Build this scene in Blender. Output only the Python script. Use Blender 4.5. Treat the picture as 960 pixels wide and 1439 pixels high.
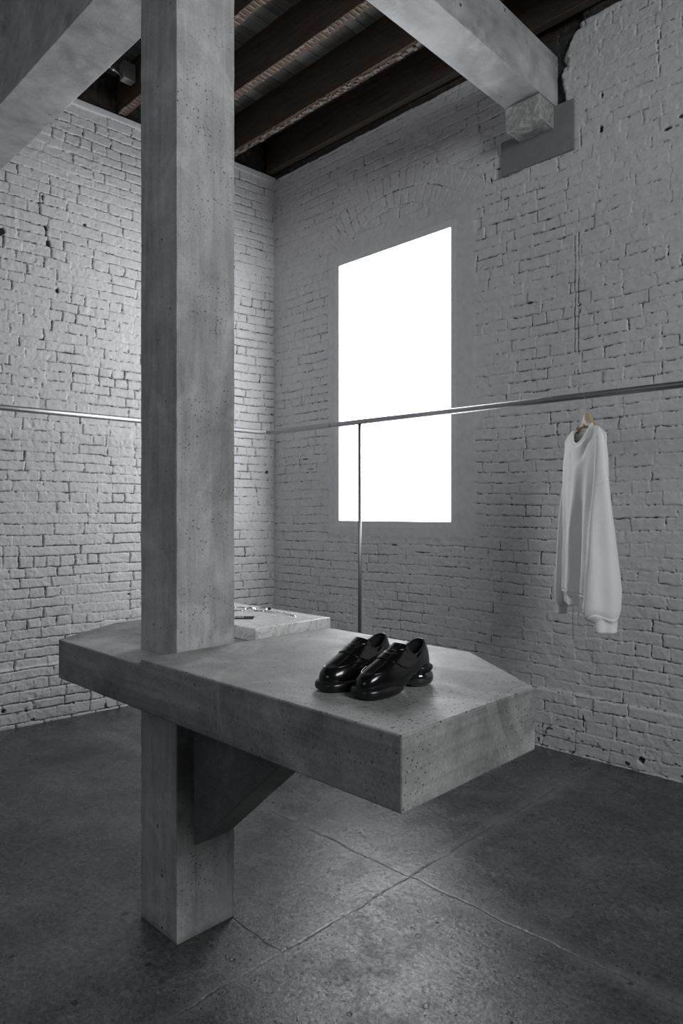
import bpy, bmesh, math, random
import numpy as np
from mathutils import Vector, Matrix
from math import pi, sin, cos, radians

for o in list(bpy.data.objects):
    bpy.data.objects.remove(o, do_unlink=True)
SC = bpy.context.scene
COL = SC.collection

# ------------------------------------------------------------------ camera, world, lights, exposure
# world axes: X runs along the window wall (to the right), Y runs into it, Z up; metres
cam_d = bpy.data.cameras.new('camera')
cam = bpy.data.objects.new('camera', cam_d); COL.objects.link(cam)
cam.location = (0, 0, 1.5)
cam.rotation_euler = (radians(90), 0, math.atan2(0.70007, 0.71407))
cam_d.sensor_fit = 'VERTICAL'; cam_d.sensor_height = 36.0
cam_d.lens = 36.0 * 970.0 / 1439.0
cam_d.shift_x = 0.0; cam_d.shift_y = 0.0
cam_d.clip_start = 0.05
SC.camera = cam

W = bpy.data.worlds.new('world'); SC.world = W; W.use_nodes = True
bg = W.node_tree.nodes['Background']
bg.inputs[0].default_value = (0.86, 0.93, 1.0, 1); bg.inputs[1].default_value = 0.04

def area(name, loc, target, sx, sy, power, color):
    d = bpy.data.lights.new(name, 'AREA'); d.shape = 'RECTANGLE'; d.size = sx; d.size_y = sy
    d.energy = power; d.color = color
    o = bpy.data.objects.new(name, d); COL.objects.link(o); o.location = loc
    v = Vector(target) - Vector(loc)
    o.rotation_euler = v.to_track_quat('-Z', 'Y').to_euler()
    return o
# daylight from the room's other windows, to the right of and behind the camera
area('side_window_light', (3.3, 0.6, 3.9), (-2.0, 1.9, 1.9), 2.0, 1.6, 150, (0.96, 0.98, 1.0))
area('street_window_light', (-1.8, -3.2, 3.2), (-2.2, 2.5, 1.2), 2.6, 1.6, 12, (0.86, 0.93, 1.0))

SC.view_settings.view_transform = 'Standard'
SC.view_settings.look = 'None'
SC.view_settings.gamma = 1.0
SC.view_settings.use_curve_mapping = False
SC.view_settings.exposure = 0.0
WINDOW_STRENGTH = 9.3

# ------------------------------------------------------------------ helpers
def new_mat(name):
    m = bpy.data.materials.new(name); m.use_nodes = True
    nt = m.node_tree
    return m, nt, nt.nodes['Principled BSDF']

class NT:
    def __init__(s, nt): s.nt = nt
    def n(s, typ, **kw):
        nd = s.nt.nodes.new(typ)
        for k, v in kw.items():
            setattr(nd, k, v)
        return nd
    def l(s, a, b): s.nt.links.new(a, b)
    def coord(s):
        return s.n('ShaderNodeTexCoord').outputs['Object']
    def noise(s, vec, scale, detail=4, rough=0.55, dist=0.0):
        nd = s.n('ShaderNodeTexNoise'); s.l(vec, nd.inputs['Vector'])
        nd.inputs['Scale'].default_value = scale; nd.inputs['Detail'].default_value = detail
        nd.inputs['Roughness'].default_value = rough; nd.inputs['Distortion'].default_value = dist
        return nd.outputs['Fac']
    def ramp(s, fac, stops):
        nd = s.n('ShaderNodeValToRGB'); s.l(fac, nd.inputs[0])
        el = nd.color_ramp.elements
        while len(el) < len(stops): el.new(0.5)
        for e, (p, c) in zip(el, stops):
            e.position = p
            e.color = (c, c, c, 1) if isinstance(c, (int, float)) else (*c, 1)
        return nd.outputs['Color']
    def math(s, op, a, b=None, clamp=False):
        nd = s.n('ShaderNodeMath', operation=op); nd.use_clamp = clamp
        for i, v in enumerate((a, b)):
            if v is None: continue
            if isinstance(v, (int, float)): nd.inputs[i].default_value = v
            else: s.l(v, nd.inputs[i])
        return nd.outputs[0]
    def mix(s, fac, a, b, mode='MIX'):
        nd = s.n('ShaderNodeMix', data_type='RGBA', blend_type=mode)
        for i, v in ((0, fac), (6, a), (7, b)):
            if isinstance(v, (int, float)): nd.inputs[i].default_value = v if i == 0 else (v, v, v, 1)
            elif isinstance(v, tuple): nd.inputs[i].default_value = (*v, 1)
            else: s.l(v, nd.inputs[i])
        return nd.outputs[2]
    def bump(s, h, strength, dist, normal=None):
        nd = s.n('ShaderNodeBump'); s.l(h, nd.inputs['Height'])
        nd.inputs['Strength'].default_value = strength; nd.inputs['Distance'].default_value = dist
        if normal is not None: s.l(normal, nd.inputs['Normal'])
        return nd.outputs[0]
    def mapping(s, vec, scale=(1, 1, 1), loc=(0, 0, 0), rot=(0, 0, 0)):
        nd = s.n('ShaderNodeMapping'); s.l(vec, nd.inputs[0])
        nd.inputs['Scale'].default_value = scale; nd.inputs['Location'].default_value = loc
        nd.inputs['Rotation'].default_value = rot
        return nd.outputs[0]

def pits(N, vec, scale, thresh_lo, keep, warp=0.0):
    """dark air holes: voronoi cells, only a share of which holds a hole of its own size; 1 inside the hole"""
    v = N.n('ShaderNodeTexVoronoi'); v.inputs['Scale'].default_value = scale
    if warp:
        nz = N.n('ShaderNodeTexNoise'); nz.inputs['Scale'].default_value = scale * 1.7; nz.inputs['Detail'].default_value = 2
        N.l(vec, nz.inputs['Vector'])
        sc = N.n('ShaderNodeVectorMath', operation='SCALE'); N.l(nz.outputs['Color'], sc.inputs[0]); sc.inputs['Scale'].default_value = warp / scale
        ad = N.n('ShaderNodeVectorMath', operation='ADD'); N.l(vec, ad.inputs[0]); N.l(sc.outputs[0], ad.inputs[1])
        vec = ad.outputs[0]
    N.l(vec, v.inputs['Vector'])
    sep = N.n('ShaderNodeSeparateColor'); N.l(v.outputs['Color'], sep.inputs[0])
    # radius by cell: keep share
    r = N.math('SUBTRACT', sep.outputs[0], 1.0 - keep)
    r = N.math('MULTIPLY', r, thresh_lo / keep)
    d = N.math('SUBTRACT', r, v.outputs['Distance'])
    d = N.math('MULTIPLY', d, 14.0, clamp=True)
    return d

def concrete(name, base, tint=(0.97, 1.0, 1.0), rough=0.62, grain=0.30, pit_scale=26, pit_keep=0.22, streak=None, seed=0.0, contrast=1.0, spec=0.4, top_pits=False, stains_shade=False):
    m, nt, b = new_mat(name); N = NT(nt)
    co = N.mapping(N.coord(), loc=(seed, seed * 1.7, seed * 0.6))
    big = N.noise(co, 1.7, 5, 0.6, 0.6)
    mid = N.noise(co, 7.0, 5, 0.6, 0.4)
    fine = N.noise(co, 120, 3, 0.6)
    k = contrast
    c1 = N.ramp(big, [(0.3, 1 - 0.36 * k), (0.5, 1 - 0.06 * k), (0.7, 1.0)])
    c2 = N.ramp(mid, [(0.3, 1 - 0.30 * k), (0.68, 1.0)])
    c3 = N.ramp(fine, [(0.32, 1 - grain * k), (0.66, 1.0)])
    col = N.mix(1.0, tuple(base * t for t in tint), c1, 'MULTIPLY')
    col = N.mix(1.0, col, c2, 'MULTIPLY')
    col = N.mix(1.0, col, c3, 'MULTIPLY')
    if streak:
        sco = N.mapping(co, scale=streak)
        st = N.noise(sco, 3.0, 4, 0.6, 0.8)
        col = N.mix(1.0, col, N.ramp(st, [(0.34, 0.76), (0.55, 1.0), (0.75, 1.15)]), 'MULTIPLY')
    # cloudy lime bloom
    bl = N.noise(co, 3.1, 6, 0.66, 1.2)
    col = N.mix(N.ramp(bl, [(0.52, 0.0), (0.72, 0.38)]), col, (base * 1.45, base * 1.48, base * 1.48))
    if stains_shade:        # water runs under the bracket, darker strip beside it, painted shade at the foot
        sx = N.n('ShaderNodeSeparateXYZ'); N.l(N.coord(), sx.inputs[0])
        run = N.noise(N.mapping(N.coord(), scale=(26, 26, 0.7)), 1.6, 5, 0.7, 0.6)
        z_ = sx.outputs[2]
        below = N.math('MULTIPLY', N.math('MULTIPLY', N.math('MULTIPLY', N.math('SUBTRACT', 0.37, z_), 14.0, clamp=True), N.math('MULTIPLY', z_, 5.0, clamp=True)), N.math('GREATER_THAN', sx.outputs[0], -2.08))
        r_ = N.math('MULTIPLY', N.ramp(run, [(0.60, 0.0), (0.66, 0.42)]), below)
        dark_strip = N.math('MULTIPLY', N.math('LESS_THAN', z_, 0.845), N.math('MULTIPLY', N.math('SUBTRACT', z_, 0.26), 6.0, clamp=True))
        dark_strip = N.math('MULTIPLY', dark_strip, N.math('GREATER_THAN', sx.outputs[0], -2.08))
        dark_strip = N.math('MULTIPLY', dark_strip, N.math('LESS_THAN', sx.outputs[1], 1.372))
        dark_strip = N.math('MULTIPLY', dark_strip, N.ramp(N.noise(N.coord(), 9, 5), [(0.3, 0.5), (0.6, 0.85)]))
        foot_shade = N.math('MULTIPLY', N.math('SUBTRACT', 0.03, z_, ), 30.0, clamp=True)  # shadow line at the column foot, put into the colour
        st_ = N.math('MAXIMUM', N.math('MAXIMUM', r_, dark_strip), N.math('MULTIPLY', foot_shade, 0.6))
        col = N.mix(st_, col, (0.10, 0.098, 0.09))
    p1 = pits(N, co, pit_scale * 1.5, 0.22, pit_keep, 0.5)
    p2 = pits(N, co, pit_scale * 4.0, 0.30, min(0.6, pit_keep * 1.5), 0.4)
    # holes come in patches
    patch = N.ramp(N.noise(co, 3.2, 3), [(0.46, 0.0), (0.62, 1.0)])
    if top_pits:      # the far end of the table top is pocked all over
        sx = N.n('ShaderNodeSeparateXYZ'); N.l(N.coord(), sx.inputs[0])
        gx = N.math('MULTIPLY', N.math('SUBTRACT', sx.outputs[0], 0.72), 2.6, clamp=True)
        gx = N.math('MULTIPLY', gx, N.math('GREATER_THAN', sx.outputs[2], 0.169))
        patch = N.math('MAXIMUM', patch, gx)
        p3 = N.math('MULTIPLY', pits(N, co, 85, 0.36, 0.75, 0.4), gx)
        p2 = N.math('MAXIMUM', p2, p3)
    p2 = N.math('MULTIPLY', p2, patch)
    p = N.math('MAXIMUM', p1, p2)
    col = N.mix(N.math('MULTIPLY', p, 0.88), col, (0.02, 0.021, 0.021))
    N.l(col, b.inputs['Base Color'])
    rr = N.ramp(mid, [(0.3, rough - 0.12), (0.7, rough + 0.1)])
    N.l(rr, b.inputs['Roughness'])
    b.inputs['Specular IOR Level'].default_value = spec
    nrm = N.bump(fine, 0.25, 0.002)
    nrm = N.bump(mid, 0.35, 0.006, nrm)
    nrm = N.bump(N.math('SUBTRACT', 1.0, p), 0.9, 0.004, nrm)
    N.l(nrm, b.inputs['Normal'])
    return m

def plain(name, col, rough=0.5, metal=0.0, spec=0.5, bump=None, coat=0.0):
    m, nt, b = new_mat(name); N = NT(nt)
    co = N.coord()
    nz = N.noise(co, bump[0] if bump else 40, 3)
    c = N.mix(1.0, tuple(col), N.ramp(nz, [(0.3, 0.88), (0.7, 1.0)]), 'MULTIPLY')
    N.l(c, b.inputs['Base Color'])
    b.inputs['Roughness'].default_value = rough; b.inputs['Metallic'].default_value = metal
    b.inputs['Specular IOR Level'].default_value = spec
    b.inputs['Coat Weight'].default_value = coat
    b.inputs['Coat Roughness'].default_value = 0.06
    if bump: N.l(N.bump(nz, bump[1], bump[2]), b.inputs['Normal'])
    return m

def link(name, me, mat=None, parent=None, loc=None):
    o = bpy.data.objects.new(name, me); COL.objects.link(o)
    if mat is not None: me.materials.append(mat)
    if parent is not None: o.parent = parent
    if loc is not None: o.location = loc
    return o
def tag(o, label=None, cat=None, group=None, kind=None):
    if label: o['label'] = label
    if cat: o['category'] = cat
    if group: o['group'] = group
    if kind: o['kind'] = kind
    return o
def empty(name, loc=(0, 0, 0), rotz=0.0):
    o = bpy.data.objects.new(name, None); COL.objects.link(o); o.location = loc; o.rotation_euler = (0, 0, rotz)
    o.empty_display_size = 0.05
    return o
def from_bm(name, bm, mat=None, parent=None, smooth=False, loc=None):
    bmesh.ops.recalc_face_normals(bm, faces=bm.faces[:])
    me = bpy.data.meshes.new(name); bm.to_mesh(me); bm.free()
    if smooth: me.polygons.foreach_set('use_smooth', [True] * len(me.polygons))
    return link(name, me, mat, parent, loc)
def add_box(bm, x0, x1, y0, y1, z0, z1):
    vs = [bm.verts.new(p) for p in ((x0,y0,z0),(x1,y0,z0),(x1,y1,z0),(x0,y1,z0),(x0,y0,z1),(x1,y0,z1),(x1,y1,z1),(x0,y1,z1))]
    for f in ((0,1,2,3),(4,5,6,7),(0,1,5,4),(1,2,6,5),(2,3,7,6),(3,0,4,7)):
        bm.faces.new([vs[i] for i in f])
    return vs
def add_prism(bm, pts, z0, z1):
    lo = [bm.verts.new((x, y, z0)) for x, y in pts]; hi = [bm.verts.new((x, y, z1)) for x, y in pts]
    bm.faces.new(lo); bm.faces.new(hi); n = len(pts)
    for i in range(n): bm.faces.new((lo[i], lo[(i+1) % n], hi[(i+1) % n], hi[i]))
    return lo, hi
def add_tube(bm, pts, r, seg=12, caps=True, closed=False):
    pts = [Vector(p) for p in pts]; n = len(pts); rings = []
    rad = r if isinstance(r, (list, tuple)) else [r] * n
    prev = None
    for i, p in enumerate(pts):
        if closed: t = pts[(i+1) % n] - pts[i-1]
        else: t = pts[min(i+1, n-1)] - pts[max(i-1, 0)]
        t.normalize()
        if prev is None:
            a = Vector((0, 0, 1)) if abs(t.z) < 0.9 else Vector((1, 0, 0))
            u = t.cross(a).normalized()
        else:
            u = (prev - t * prev.dot(t)).normalized()
        prev = u; v = t.cross(u)
        rings.append([bm.verts.new(p + (u * cos(2*pi*k/seg) + v * sin(2*pi*k/seg)) * rad[i]) for k in range(seg)])
    m = n if closed else n - 1
    for i in range(m):
        A, B = rings[i], rings[(i+1) % n]
        for k in range(seg): bm.faces.new((A[k], A[(k+1) % seg], B[(k+1) % seg], B[k]))
    if caps and not closed:
        bm.faces.new(rings[0]); bm.faces.new(rings[-1])
def grid_mesh(name, P, wrap_u=False, wrap_v=False):
    """P array (nu, nv, 3) -> mesh"""
    nu, nv = P.shape[:2]
    idx = np.arange(nu * nv).reshape(nu, nv)
    a = np.concatenate([idx, idx[:1]], 0) if wrap_u else idx
    a = np.concatenate([a, a[:, :1]], 1) if wrap_v else a
    q = np.stack([a[:-1, :-1], a[1:, :-1], a[1:, 1:], a[:-1, 1:]], -1).reshape(-1, 4)
    return np_mesh(name, P.reshape(-1, 3), q)
def np_mesh(name, V, Q):
    me = bpy.data.meshes.new(name)
    me.vertices.add(len(V)); me.vertices.foreach_set('co', np.ascontiguousarray(V, dtype=np.float32).ravel())
    me.loops.add(Q.size); me.loops.foreach_set('vertex_index', Q.astype(np.int32).ravel())
    me.polygons.add(len(Q)); me.polygons.foreach_set('loop_start', (np.arange(len(Q)) * 4).astype(np.int32))
    me.polygons.foreach_set('loop_total', np.full(len(Q), 4, dtype=np.int32))
    me.polygons.foreach_set('use_smooth', np.ones(len(Q), dtype=bool))
    me.update(calc_edges=True)
    return me
def bevel(o, w=0.003, seg=2, weight=False):
    m = o.modifiers.new('bevel', 'BEVEL'); m.width = w; m.segments = seg
    m.limit_method = 'WEIGHT' if weight else 'ANGLE'; m.angle_limit = radians(40)
    return m

# value noise on numpy arrays
_NG = {}
def vnoise(u, v, cell, seed):
    if seed not in _NG: _NG[seed] = np.random.RandomState(seed).rand(512, 512).astype(np.float32)
    G = _NG[seed]
    if getattr(u, 'ndim', 0) == 2:      # rectilinear grid: interpolate along each axis
        x = u[:, 0] / cell + 1000.3; y = v[0, :] / cell + 1000.7
        xi = np.floor(x).astype(int); yi = np.floor(y).astype(int)
        fx = (x - xi).astype(np.float32); fy = (y - yi).astype(np.float32)
        fx = (fx * fx * (3 - 2 * fx))[:, None]; fy = (fy * fy * (3 - 2 * fy))[None, :]
        A = G[xi % 512] * (1 - fx) + G[(xi + 1) % 512] * fx
        return (A[:, yi % 512] * (1 - fy) + A[:, (yi + 1) % 512] * fy) * 2 - 1
    x = u / cell + 1000.3; y = v / cell + 1000.7
    xi = np.floor(x).astype(int); yi = np.floor(y).astype(int)
    fx = (x - xi).astype(np.float32); fy = (y - yi).astype(np.float32)
    fx = fx * fx * (3 - 2 * fx); fy = fy * fy * (3 - 2 * fy)
    g = lambda a, b: G[a % 512, b % 512]
    return (g(xi, yi) * (1 - fx) * (1 - fy) + g(xi+1, yi) * fx * (1 - fy) + g(xi, yi+1) * (1 - fx) * fy + g(xi+1, yi+1) * fx * fy) * 2 - 1
def fbm(u, v, cell, seed, octv=4, gain=0.5):
    s = 0; a = 1.0; t = 0
    for k in range(octv):
        s = s + a * vnoise(u, v, cell / 2**k, seed + 11 * k); t += a; a *= gain
    return s / t
def sstep(a, b, x):
    t = np.clip((x - a) / (b - a), 0, 1); return t * t * (3 - 2 * t)

# ------------------------------------------------------------------ painted brick walls: real relief
def brick_relief(U, V, seed, joint=1.0, arch=None, smooth=None, plinth=0.38, rough_low=1.0, frag=0.3, f0=0.2, speck=0.9, rug=0.6):
    """height (m, + towards the room) and bare (1 = open joint without paint) on the grid U, V"""
    rs = np.random.RandomState(seed)
    ch = 0.0735
    u = U + 0.0085 * fbm(U, V, 0.05, seed + 1, 4, 0.65)
    v = V + 0.0080 * fbm(U, V, 0.06, seed + 2, 4, 0.65) + 0.012 * vnoise(U, V * 0.3, 0.9, seed + 3) + 0.006 * vnoise(U, V, 0.3, seed + 4)
    nc = int(5.4 / ch) + 2
    cb = np.cumsum(np.r_[-0.35, ch + rs.randn(nc + 8) * 0.0035])
    k = np.clip(np.searchsorted(cb, v.ravel()).reshape(v.shape) - 1, 0, len(cb) - 2)
    lo, hi = cb[k], cb[k + 1]
    du = np.full(U.shape, 1.0, np.float32); bid = np.zeros(U.shape, int); vj = np.zeros(U.shape, np.float32)
    umin, umax = U.min() - 0.5, U.max() + 0.5
    tot = 0; brand = []; jrand = []
    flat_k = k.ravel(); order = np.argsort(flat_k, kind='stable'); sk = flat_k[order]
    ur = u.ravel(); duf = du.ravel(); bf = bid.ravel(); vf = vj.ravel()
    for c in range(k.min(), k.max() + 1):
        a, b_ = np.searchsorted(sk, c), np.searchsorted(sk, c + 1)
        if a == b_: continue
        ids = order[a:b_]
        header = (c % 6 == 2)
        n = int((umax - umin) / (0.10 if header else 0.19)) + 4
        L = (0.105 if header else 0.208) + rs.randn(n) * 0.012
        swap = rs.rand(n) < (0.1 if header else 0.22)
        L = np.where(swap, 0.105 + rs.randn(n) * 0.01, L)
        e = umin + rs.rand() * 0.2 + np.r_[0, np.cumsum(np.clip(L, 0.06, 0.3))] - 0.2
        j = np.clip(np.searchsorted(e, ur[ids]) - 1, 0, len(e) - 2)
        dl = ur[ids] - e[j]; dr = e[j + 1] - ur[ids]
        duf[ids] = np.minimum(dl, dr)
        js = rs.rand(len(e)) ** 1.5
        vf[ids] = np.where(dl < dr, js[j], js[j + 1])
        bf[ids] = tot + j; tot += len(e)
    du = duf.reshape(U.shape); bid = bf.reshape(U.shape); vj = vf.reshape(U.shape)
    dv_lo = v - lo; dv_hi = hi - v
    dv = np.minimum(dv_lo, dv_hi)
    hj_c = rs.rand(tot + 5); # strength of the bed joint under each brick
    off = rs.randn(tot + 5) * 0.0020; off[rs.rand(tot + 5) < 0.03] -= 0.007
    tx = rs.randn(tot + 5) * 0.02
    hj = 0.35 + 0.65 * hj_c[bid]
    hj = np.where(dv_hi < dv_lo, hj * 0.7, hj)
    if arch is not None:       # two rowlock rings over the old opening
        ax, az, r0, r1 = arch
        R = np.hypot(u - ax, v - az); TH = np.arctan2(u - ax, v - az)
        inside = (R > r0) & (R < r1) & (np.abs(TH) < 0.80)
        rm = r0 + (r1 - r0) * 0.46
        ring2 = R > rm
        th_w = np.where(ring2, 0.072, 0.078)
        ti = np.floor(TH / th_w + np.where(ring2, 0.37, 0)); tf = TH / th_w + np.where(ring2, 0.37, 0) - ti
        d_t = np.minimum(tf, 1 - tf) * th_w * R
        d_r = np.minimum.reduce([np.abs(R - r0), np.abs(R - rm), np.abs(R - r1)])
        aid = (np.abs(ti.astype(int) * 7 + ring2 * 131) % 997)
        ar = rs.rand(1000)
        du = np.where(inside, d_t, du); dv = np.where(inside, d_r, dv)
        vj = np.where(inside, 0.2 + 0.5 * ar[aid], vj); hj = np.where(inside, 0.55 + 0.3 * ar[(aid * 3) % 1000], hj)
        bid = np.where(inside, aid, bid)
    # joints are filled with paint here and there
    fill = sstep(-0.55, 0.45, fbm(U, V, 0.35, seed + 5, 3) + 0.35 * fbm(U, V, 0.06, seed + 6, 2))
    n_f = fbm(U, V, 0.022, seed + 7, 3)
    w = 0.0034 + 0.0030 * fbm(U, V, 0.05, seed + 8, 4, 0.7)
    w = np.clip(w, 0.0012, 0.009)
    jv = np.clip(vj * (f0 + 1.2 * fill) + frag * n_f, 0, 1.2) * joint
    jh = np.clip(hj * (f0 + 1.2 * fill) + frag * n_f, 0, 1.2) * joint
    gv = (1 - sstep(0.0, w + 0.006, du)) * (0.06 + jv)
    gh = (1 - sstep(0.0, w + 0.006, dv)) * (0.10 + jh)
    g = np.maximum(gv, gh)
    h = off[bid] + tx[bid] * 0.02 * np.sin(U * 25) - 0.0075 * g
    h += 0.0026 * fbm(U, V, 0.07, seed + 9, 5, 0.6) + 0.0010 * fbm(U, V, 0.016, seed + 10, 2)
    # open, unpainted cracks
    cr = np.maximum((1 - sstep(w * 0.25, w * 0.95, du)) * jv, (1 - sstep(w * 0.25, w * 0.95, dv)) * jh)
    bare = sstep(0.30, 0.78, cr + 0.30 * n_f) * (cr > 0.02)
    h -= 0.008 * bare
    # spalls and lumps
    sp = fbm(U, V, 0.11, seed + 20, 3)
    sm = sstep(0.42, 0.62, sp)
    h -= 0.006 * sm * (0.5 + 0.5 * n_f)
    # ragged speckle of lost paint along the joints
    near = np.maximum((1 - sstep(0.002, 0.010, du)) * vj, (1 - sstep(0.002, 0.010, dv)) * hj)
    spk = sstep(0.16, 0.42, fbm(U, V, 0.018, seed + 40, 3, 0.7) + 0.25 * fbm(U, V, 0.25, seed + 41, 2)) * near
    bare = np.maximum(bare, spk * speck); h -= 0.004 * spk * speck
    h += rug * 0.0030 * fbm(U, V, 0.028, seed + 42, 3, 0.6)
    # lower metre is rougher
    low = (1 - sstep(0.5, 1.3, V)) * rough_low
    h += low * 0.0035 * fbm(U, V, 0.05, seed + 21, 4)
    lowest = 1 - sstep(0.0, 0.45, V)
    bare = np.clip(bare + lowest * 0.8 * sstep(0.33, 0.6, fbm(U, V, 0.03, seed + 22, 3)), 0, 1)
    # projecting plinth
    pz = plinth + 0.006 * vnoise(U, V, 0.25, seed + 23)
    h += 0.016 * (1 - sstep(pz - 0.004, pz + 0.022, V))
    if smooth is not None:
        x0, x1, z0, z1 = smooth
        e1 = 0.012 * fbm(U, V, 0.05, seed + 30, 3)
        m = sstep(x0 - 0.03, x0 + 0.01, U + e1) * (1 - sstep(x1 - 0.01, x1 + 0.03, U + e1)) * sstep(z0 - 0.03, z0 + 0.01, V + e1) * (1 - sstep(z1 - 0.01, z1 + 0.03, V + e1))
        h = h * (1 - m) + 0.0025 * m + 0.0004 * fbm(U, V, 0.2, seed + 31, 3) * m
        bare = bare * (1 - m)
    return h, bare

def axis(fine0, fine1, fs, lo, hi, cs, extra=()):
    a = np.r_[np.arange(lo, fine0, cs), np.arange(fine0, fine1, fs), np.arange(fine1, hi + cs, cs)]
    for e in extra:
        a[np.argmin(np.abs(a - e))] = e
    return np.unique(a)

def brick_paint(name):
    m, nt, b = new_mat(name); N = NT(nt)
    co = N.coord()
    at = N.n('ShaderNodeAttribute', attribute_name='bare')
    rw = N.n('ShaderNodeAttribute', attribute_name='raw')
    n1 = N.noise(co, 1.1, 4); n2 = N.noise(co, 18, 5, 0.6); n3 = N.noise(co, 170, 3)
    col = N.mix(1.0, (0.645, 0.64, 0.65), N.ramp(n1, [(0.3, 0.90), (0.7, 1.0)]), 'MULTIPLY')
    col = N.mix(1.0, col, N.ramp(n2, [(0.25, 0.86), (0.6, 1.0)]), 'MULTIPLY')
    dirt = N.ramp(N.noise(co, 4.5, 6, 0.7, 0.5), [(0.62, 0.0), (0.78, 0.35)])
    col = N.mix(dirt, col, (0.36, 0.36, 0.35))
    f = N.math('ADD', at.outputs['Fac'], N.math('MULTIPLY', N.math('SUBTRACT', n3, 0.5), 0.7))
    f = N.ramp(f, [(0.36, 0.0), (0.66, 1.0)])
    col = N.mix(f, col, (0.055, 0.055, 0.056))
    rawc = N.ramp(n2, [(0.3, (0.020, 0.018, 0.017)), (0.6, (0.055, 0.047, 0.042)), (0.8, (0.12, 0.11, 0.10))])
    col = N.mix(rw.outputs['Fac'], col, rawc)
    N.l(col, b.inputs['Base Color'])
    b.inputs['Roughness'].default_value = 0.55; b.inputs['Specular IOR Level'].default_value = 0.35
    nrm = N.bump(n2, 0.25, 0.004); nrm = N.bump(n3, 0.18, 0.0012, nrm)
    N.l(nrm, b.inputs['Normal'])
    return m
M_brick = brick_paint('painted_brick')

def attr(me, name, arr):
    a = me.attributes.new(name, 'FLOAT', 'POINT'); a.data.foreach_set('value', np.ascontiguousarray(arr, dtype=np.float32).ravel())

def holes(h, bare, U, V, lst, seed):
    for i, (x, z, rx, rz, d) in enumerate(lst):
        q = np.hypot((U - x) / rx / 0.48, (V - z) / rz / 0.60) + 0.9 * fbm(U, V, 0.03, seed + i, 3)
        m = 1 - sstep(0.75, 1.1, q)
        h -= d * m; bare[:] = np.maximum(bare, m)

# ---- right wall (with the window): plane Y = 4.064
YW = 4.064
WX0, WX1, WZ0, WZ1 = -4.013, -2.889, 1.429, 3.533
uu = axis(-4.86, -1.12, 0.0042, -5.0, 4.0, 0.03, (WX0, WX1))
vv = axis(0.0, 4.60, 0.0042, -0.03, 4.90, 0.03, (WZ0, WZ1))
vv = vv[vv <= 4.9]
U, V = np.meshgrid(uu, vv, indexing='ij')
h, bare = brick_relief(U, V, 31, joint=0.80, arch=(-3.43, 2.95, 0.884, 1.155), smooth=(-4.135, -2.70, 1.315, 3.665), plinth=0.36, frag=0.85, speck=0.8, rug=0.75)
# open course just under the window, chases, patches of missing paint
holes(h, bare, U, V, [(-1.798, 3.812, 0.025, 0.035, .03), (-1.789, 4.014, 0.016, 0.03, .03), (-1.404, 3.66, 0.045, 0.012, .02), (-2.561, 3.76, 0.02, 0.04, .012),
    (-3.43, 1.245, 0.10, 0.006, .02), (-3.15, 1.20, 0.16, 0.006, .02), (-3.30, 1.16, 0.006, 0.03, .02), (-2.93, 1.16, 0.006, 0.035, .02),
    (-1.33, 3.70, 0.06, 0.02, .015), (-1.55, 0.07, 0.025, 0.03, .03), (-1.90, 0.22, 0.012, 0.07, .02), (-2.27, 2.86, 0.07, 0.010, .006),
    (-4.5, 1.93, 0.012, 0.05, .015), (-4.42, 1.96, 0.10, 0.006, .015), (-4.37, 1.87, 0.09, 0.006, .015), (-4.33, 1.91, 0.006, 0.03, .015)], 400)
# vertical chase of an old pipe
for xc in (-1.962, -1.938):
    q = np.abs(U - xc - 0.003 * fbm(U, V, 0.1, 77, 2)); mk = (1 - sstep(0.002, 0.006, q)) * (V > 2.35) * (V < 3.35) * sstep(-0.35, 0.1, fbm(U, V, 0.12, 78, 3))
    h -= 0.004 * mk; bare[:] = np.maximum(bare, mk * 0.7)
q = np.abs(U + 1.975); mk = (1 - sstep(0.002, 0.006, q)) * (V > 0.5) * (V < 2.35) * sstep(-0.1, 0.3, fbm(U, V, 0.12, 79, 3))
h -= 0.003 * mk; bare[:] = np.maximum(bare, mk * 0.6)
# broken masonry beside the beam pocket
pk = np.maximum(sstep(-2.12, -2.09, U), sstep(-2.40, -2.36, U) * (V > 4.36)) * (1 - sstep(-0.01, 0.03, U + 2.045 + 0.035 * fbm(U, V, 0.07, 88, 3) - 0.10 * sstep(4.40, 4.50, V))) * sstep(4.02, 4.05, V)
h -= 0.045 * pk; bare[:] = np.maximum(bare, pk * 0.9)
raw = sstep(-0.006, 0.006, V - 4.525 - 0.010 * fbm(U, V, 0.12, 41, 3))
h -= 0.012 * raw
P = np.stack([U, YW - h, V], -1)
me = grid_mesh('wall_right', P)
# cut the window opening
import itertools
nu, nv = U.shape
keep = np.ones((nu - 1, nv - 1), bool)
uc = (uu[:-1] + uu[1:]) / 2; vc = (vv[:-1] + vv[1:]) / 2
keep[np.ix_((uc > WX0) & (uc < WX1), (vc > WZ0) & (vc < WZ1))] = False
idx = np.arange(nu * nv).reshape(nu, nv)
Q = np.stack([idx[:-1, :-1], idx[1:, :-1], idx[1:, 1:], idx[:-1, 1:]], -1)[keep]
bpy.data.meshes.remove(me)
me = np_mesh('wall_right', P.reshape(-1, 3), Q)
attr(me, 'bare', bare); attr(me, 'raw', raw)
tag(link('wall_right', me, M_brick), kind='structure')

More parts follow.
